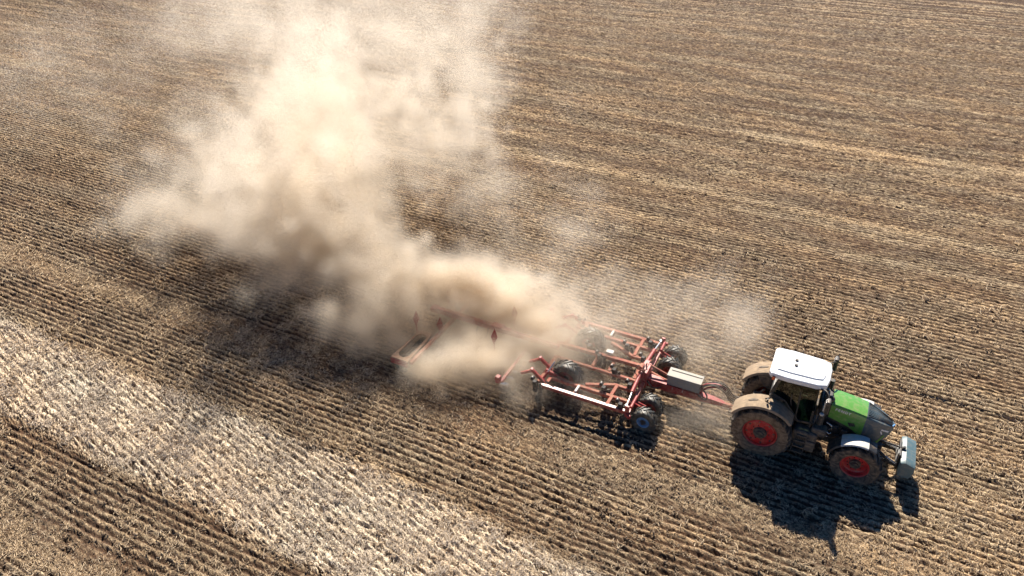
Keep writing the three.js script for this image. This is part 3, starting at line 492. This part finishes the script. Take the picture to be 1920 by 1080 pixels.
  part('hose_loop', [pipe([[-12.1, 0.98, -0.05], [-12.1, 0.62, 0.12], [-11.9, 0.45, 0.2], [-11.65, 0.6, 0.12], [-11.6, 0.98, -0.05]], 0.022)], M.black, rear);
  part('beam_cover', [bar([-13.9, 1.115, -0.22], [-11.0, 1.115, -0.18], 0.1, 0.03)], M.redDusty, rear);
  part('packer_cross_beam', [bar([-13.45, 0.72, -3.6], [-13.45, 0.72, 3.2], 0.14, 0.14)], M.redDusty, c);
  // tines: spring head, dark curved shank and point, in staggered rows
  const tine = new THREE.Group(); tine.name = 'tine';      // spring housing leaning back over the beam, shank and point below it
  const hs = part('spring_housing', [loft([[0.0, 0.5, 0.11, 0.075], [0.0, 0.78, 0.13, 0.085], [-0.1, 1.02, 0.115, 0.08], [-0.17, 1.16, 0.09, 0.07]].map(([x, y, a, b]) => [y, [[-a + x, -b * 1.15], [a + x, -b * 1.15], [a + x, b * 1.15], [-a + x, b * 1.15]]])).applyMatrix4(new THREE.Matrix4().makeBasis(V(0, 1, 0), V(1, 0, 0), V(0, 0, -1))), rod(V(-0.17, 1.13, -0.08), V(-0.17, 1.13, 0.08), 0.085)], M.housing, tine); hs.scale.set(0.85, 0.93, 0.85);
  part('shank', [plate([[0.1, 0.85], [0.16, 0.6], [0.1, 0.3], [-0.04, 0.05], [0.12, -0.12], [0.2, -0.1], [0.12, 0.06], [0.24, 0.3], [0.28, 0.62], [0.2, 0.9]], 0.07, 0), beam(V(0.02, 0.3, 0), V(0.18, -0.1, 0), 0.22, 0.03)], M.frame, tine);
  part('spring_bolt', rod(V(-0.16, 1.125, -0.045), V(-0.16, 1.125, 0.045), 0.022), M.grey, tine);
  const spots = [[-5.85, 0.12], [-5.85, 1.31], [-4.98, 1.91], [-5.01, 0.7], [-5.92, -1.61], [-5.1, -2.25], [-5.06, -1.11], [-6.7, -0.46], [-7.3, -0.9], [-8.36, 2.18], [-8.36, -2.45]];
  spots.forEach(([x, z], i) => { const q = tine.clone(); q.position.set(x + 7.05, 0, z + 0.2); q.rotation.y = 0.02 * ((i * 7) % 5 - 2); c.add(q); });
}
const DUST = [
  [-14.9, 6.0, -54.9, 3.3, 3.1, 8.0, 0.85],
  [-12.9, 6.0, -43.2, 2.5, 2.6, 8.0, 1.52],
  [-11.0, 6.0, -37.1, 2.3, 1.9, 5.7, 2.75],
  [-11.4, 5.5, -35.0, 2.0, 1.6, 4.2, 1.80],
  [-9.4, 5.0, -32.7, 2.3, 1.8, 4.3, 2.40],
  [-8.9, 5.5, -35.7, 1.6, 1.9, 5.0, 1.80],
  [-10.3, 4.0, -31.2, 2.6, 1.6, 3.5, 2.97],
  [-8.1, 3.6, -30.3, 1.8, 1.6, 3.2, 2.97],
  [-12.0, 2.6, -31.1, 1.9, 1.2, 2.4, 2.16],
  [-9.1, 2.4, -29.6, 1.8, 1.0, 1.9, 2.16],
  [-11.6, 6.0, -29.3, 1.0, 1.1, 2.6, 1.50],
  [-13.0, 4.0, -30.1, 1.1, 1.2, 2.6, 1.00],
  [-14.6, 3.5, -34.8, 2.4, 1.5, 3.6, 1.10],
  [-17.7, 3.5, -36.9, 2.0, 1.2, 3.2, 1.08],
  [-15.6, 2.4, -32.9, 2.4, 0.9, 2.0, 1.58],
  [-18.9, 1.6, -34.5, 1.9, 0.7, 1.6, 1.23],
  [-21.2, 0.9, -34.9, 1.3, 0.5, 1.1, 0.97],
  [-15.0, 5.0, -37.8, 1.6, 1.4, 3.9, 0.80],
  [-20.2, 4.0, -41.4, 2.2, 1.5, 4.6, 0.30],
  [-5.5, 7.0, -36.3, 3.2, 2.4, 7.3, 1.12],
  [-2.8, 6.0, -35.9, 1.7, 1.7, 4.6, 1.26],
  [-5.0, 8.0, -42.8, 3.7, 2.4, 9.2, 0.51],
  [-8.7, 8.0, -46.6, 3.3, 2.6, 9.6, 0.58],
  [-2.5, 7.0, -42.0, 1.5, 3.1, 8.0, 0.51],
  [-3.1, 9.0, -47.9, 3.3, 1.9, 8.8, 0.51],
  [-6.0, 5.0, -34.8, 2.3, 1.2, 3.0, 0.41],
  [-13.9, 9.0, -58.9, 6.9, 2.8, 12.8, 0.73],
  [-20.2, 8.0, -56.1, 5.4, 2.8, 12.8, 0.52],
  [-22.7, 7.0, -50.8, 3.4, 2.6, 11.8, 0.27],
  [-29.2, 6.0, -47.8, 2.6, 2.6, 9.6, 0.24],
  [-29.6, 5.0, -46.5, 2.5, 1.3, 5.1, 0.21],
  [-0.9, 3.0, -35.9, 1.3, 1.9, 4.3, 0.30],
  [-3.7, 3.0, -34.5, 1.7, 1.9, 4.0, 0.11],
  [3.3, 2.0, -33.4, 2.0, 1.6, 3.1, 0.16],
  [0.0, 2.0, -33.4, 2.0, 1.9, 3.7, 0.20],
  [-6.6, 3.0, -28.8, 1.4, 1.3, 2.4, 2.72],
  [-5.2, 2.6, -27.1, 1.3, 1.3, 2.1, 3.23],
  [-6.3, 2.0, -26.3, 1.4, 1.1, 1.8, 2.72],
  [-7.3, 1.2, -25.0, 1.3, 0.8, 1.2, 1.87],
  [-9.5, 1.2, -29.4, 1.6, 0.8, 1.3, 1.19],
  [-11.3, 0.8, -29.1, 1.6, 0.6, 1.1, 0.68],
  [-4.0, 2.0, -26.5, 1.3, 1.0, 1.6, 2.91],
  [-2.6, 2.0, -27.0, 1.2, 0.7, 1.1, 2.89],
  [-4.8, 0.7, -25.2, 1.2, 0.8, 1.1, 1.33],
  [-5.9, 1.0, -24.5, 1.2, 0.8, 1.1, 1.22],
  [-4.9, 0.8, -23.7, 0.9, 0.6, 0.7, 1.19],
  [-1.8, 1.7, -27.2, 1.4, 0.9, 1.4, 4.84],
  [-0.4, 1.6, -26.4, 1.4, 0.9, 1.4, 4.59],
  [1.0, 1.5, -25.3, 1.2, 0.8, 1.2, 3.67],
  [-0.2, 0.6, -24.1, 1.4, 0.7, 1.1, 4.37],
  [-2.2, 0.5, -24.1, 1.1, 0.7, 1.3, 2.98],
  [-2.4, 0.7, -22.4, 1.1, 0.7, 0.8, 2.86],
  [-3.5, 0.5, -22.6, 0.8, 0.5, 0.6, 3.06],
  [-1.3, 0.7, -22.7, 0.9, 0.7, 0.9, 2.45],
  [0.0, 0.7, -22.7, 0.9, 0.7, 0.9, 2.55],
  [0.6, 0.4, -21.1, 1.1, 0.5, 0.5, 0.85],
  [2.2, 1.2, -23.5, 0.9, 0.8, 1.1, 1.02],
  [1.8, 1.2, -24.4, 0.9, 0.8, 1.1, 2.54],
  [1.6, 0.9, -23.5, 0.9, 0.8, 1.0, 1.50],
  [0.7, 0.7, -23.4, 0.8, 0.6, 0.7, 2.08],
  [-3.0, 0.6, -25.1, 1.2, 0.7, 1.0, 0.80],
  [0.4, 0.6, -22.2, 1.0, 0.6, 0.7, 1.17],
  [3.6, 1.2, -24.2, 1.1, 0.8, 1.1, 0.70],
  [2.1, 0.6, -22.2, 0.9, 0.5, 0.6, 0.50],
  [3.3, 1.0, -23.4, 1.3, 1.1, 1.5, 0.47],
  [2.2, 1.2, -26.7, 1.9, 1.2, 1.7, 0.54],
  [4.6, 1.0, -26.5, 2.2, 1.1, 1.7, 0.47],
  [7.3, 1.0, -25.7, 1.9, 1.1, 1.7, 0.51],
  [9.6, 1.2, -25.8, 1.2, 1.3, 2.2, 0.57],
  [7.5, 0.9, -23.2, 1.4, 1.0, 1.3, 0.61],
  [4.9, 0.9, -23.9, 1.4, 1.0, 1.3, 0.47],
  [9.6, 1.0, -23.8, 0.7, 1.1, 1.6, 0.47],
  [3.3, 0.4, -21.1, 1.1, 0.5, 0.5, 0.54],
  [6.6, 0.3, -19.5, 0.9, 0.5, 0.6, 0.68],
  [7.6, 0.4, -19.4, 0.5, 0.6, 0.8, 0.68],
  [8.1, 0.6, -21.2, 0.7, 0.7, 1.0, 0.41],
  [2.3, 1.6, -29.7, 1.8, 1.5, 2.5, 0.30],
];
// ---------------------------------------------------------------- dust: fine grit in the air, each mote a small translucent flake
function dustPuff(N, seed) {                               // one puff of motes, thick in the middle
  const r = mulberry(seed), pos = [];
  for (let i = 0; i < N; i++) {
    let x, y, z; do { x = gauss(r) * 0.42; y = gauss(r) * 0.42; z = gauss(r) * 0.42; } while (x * x + y * y + z * z > 1.2);
    const s = 0.0044 * (0.6 + 0.8 * r());
    const u = new THREE.Vector3(gauss(r), gauss(r), gauss(r)).normalize(), v = new THREE.Vector3(gauss(r), gauss(r), gauss(r)).cross(u).normalize();
    for (let k = 0; k < 3; k++) { const t = k * 2.0944; pos.push(x + s * (u.x * Math.cos(t) + v.x * Math.sin(t)), y + s * (u.y * Math.cos(t) + v.y * Math.sin(t)), z + s * (u.z * Math.cos(t) + v.z * Math.sin(t))); }
  }
  const g = new THREE.BufferGeometry();
  g.setAttribute('position', new THREE.Float32BufferAttribute(pos, 3));
  g.computeVertexNormals();
  return g;
}
const dustMat = new THREE.MeshPhysicalMaterial({ name: 'airborne_dust', color: new THREE.Color().setRGB(0.885, 0.812, 0.705), roughness: 1, transmission: 0.92, thickness: 0, specularIntensity: 0, side: THREE.DoubleSide });
const THIN = 0.95, GAIN = 1.3, thick = [], thin = [];
{
  const r = mulberry(99), p = new THREE.Vector3();
  for (const [cx, cy, cz, rx, ry, rz, w] of DUST) {
    const light = w < THIN, dist = Math.hypot(cx, cy - 19, cz), grain = clamp(dist / 58, 0.36, 1.05) * (light ? 1.45 : 1);
    // number of puffs that gives the blob an optical depth of about w through its middle
    const up = Math.asin(clamp((19 - cy) / dist)), sx = rx * 0.62, sv = 0.62 * Math.hypot(ry * Math.cos(up), rz * Math.sin(up));
    const count = Math.round(GAIN * w * 2 * Math.PI * sx * sv / ((light ? 0.05 : 0.205) * grain * grain));
    const stretch = dist > 40 ? 0.5 : 0.8;                // wisps drawn out the way the wind carries them
    for (let i = 0; i < count; i++) {
      p.set(cx + gauss(r) * rx * 0.62, cy + gauss(r) * ry * 0.62, cz + gauss(r) * rz * 0.62);
      if (p.y < 0.15) p.y = 0.15 + r() * 0.3;
      const L = dist > 33 ? 3.3 : 2.3, q = 1.1;
      const wx = p.x / L + q * n3(p.x / L * 0.6, p.y / L * 0.6, p.z / L * 0.6), wy = p.y / L * 1.1 + q * n3(p.y / L * 0.6 + 9, p.z / L * 0.6, p.x / L * 0.6), wz = p.z / L * stretch + q * n3(p.z / L * 0.6 + 4, p.x / L * 0.6, p.y / L * 0.6);
      const n = fbm3(wx, wy, wz, 5), far = dist > 40;
      if (r() > smooth(n, far ? -0.32 : -0.2, far ? 0.24 : 0.15) + 0.05) continue;
      (light ? thin : thick).push([p.x, p.y, p.z, grain * (0.7 + 0.8 * r())]);
    }
  }
}
function dustCloud(name, label, geo, places, seed) {
  const o = new THREE.InstancedMesh(geo, dustMat, places.length), r = mulberry(seed), m = new THREE.Matrix4(), q = new THREE.Quaternion(), s = new THREE.Vector3(), v = new THREE.Vector3();
  places.forEach(([x, y, z, k], i) => { q.set(gauss(r), gauss(r), gauss(r), gauss(r)).normalize(); m.compose(v.set(x, y, z), q, s.set(k, k, k)); o.setMatrixAt(i, m); });
  o.name = name; o.userData = { kind: 'stuff', label, category: 'dust' };
  o.castShadow = o.receiveShadow = true;
  scene.add(o);
}
dustCloud('dust_cloud', 'dense tan dust plume billowing up behind the cultivator and drifting away', dustPuff(12500, 77), thick, 5);
dustCloud('dust_haze', 'thin dusty haze hanging over the cultivator and the rows beyond it', dustPuff(3050, 78), thin, 6);
console.log('dust puffs', thick.length, thin.length);
renderer.render(scene, camera);
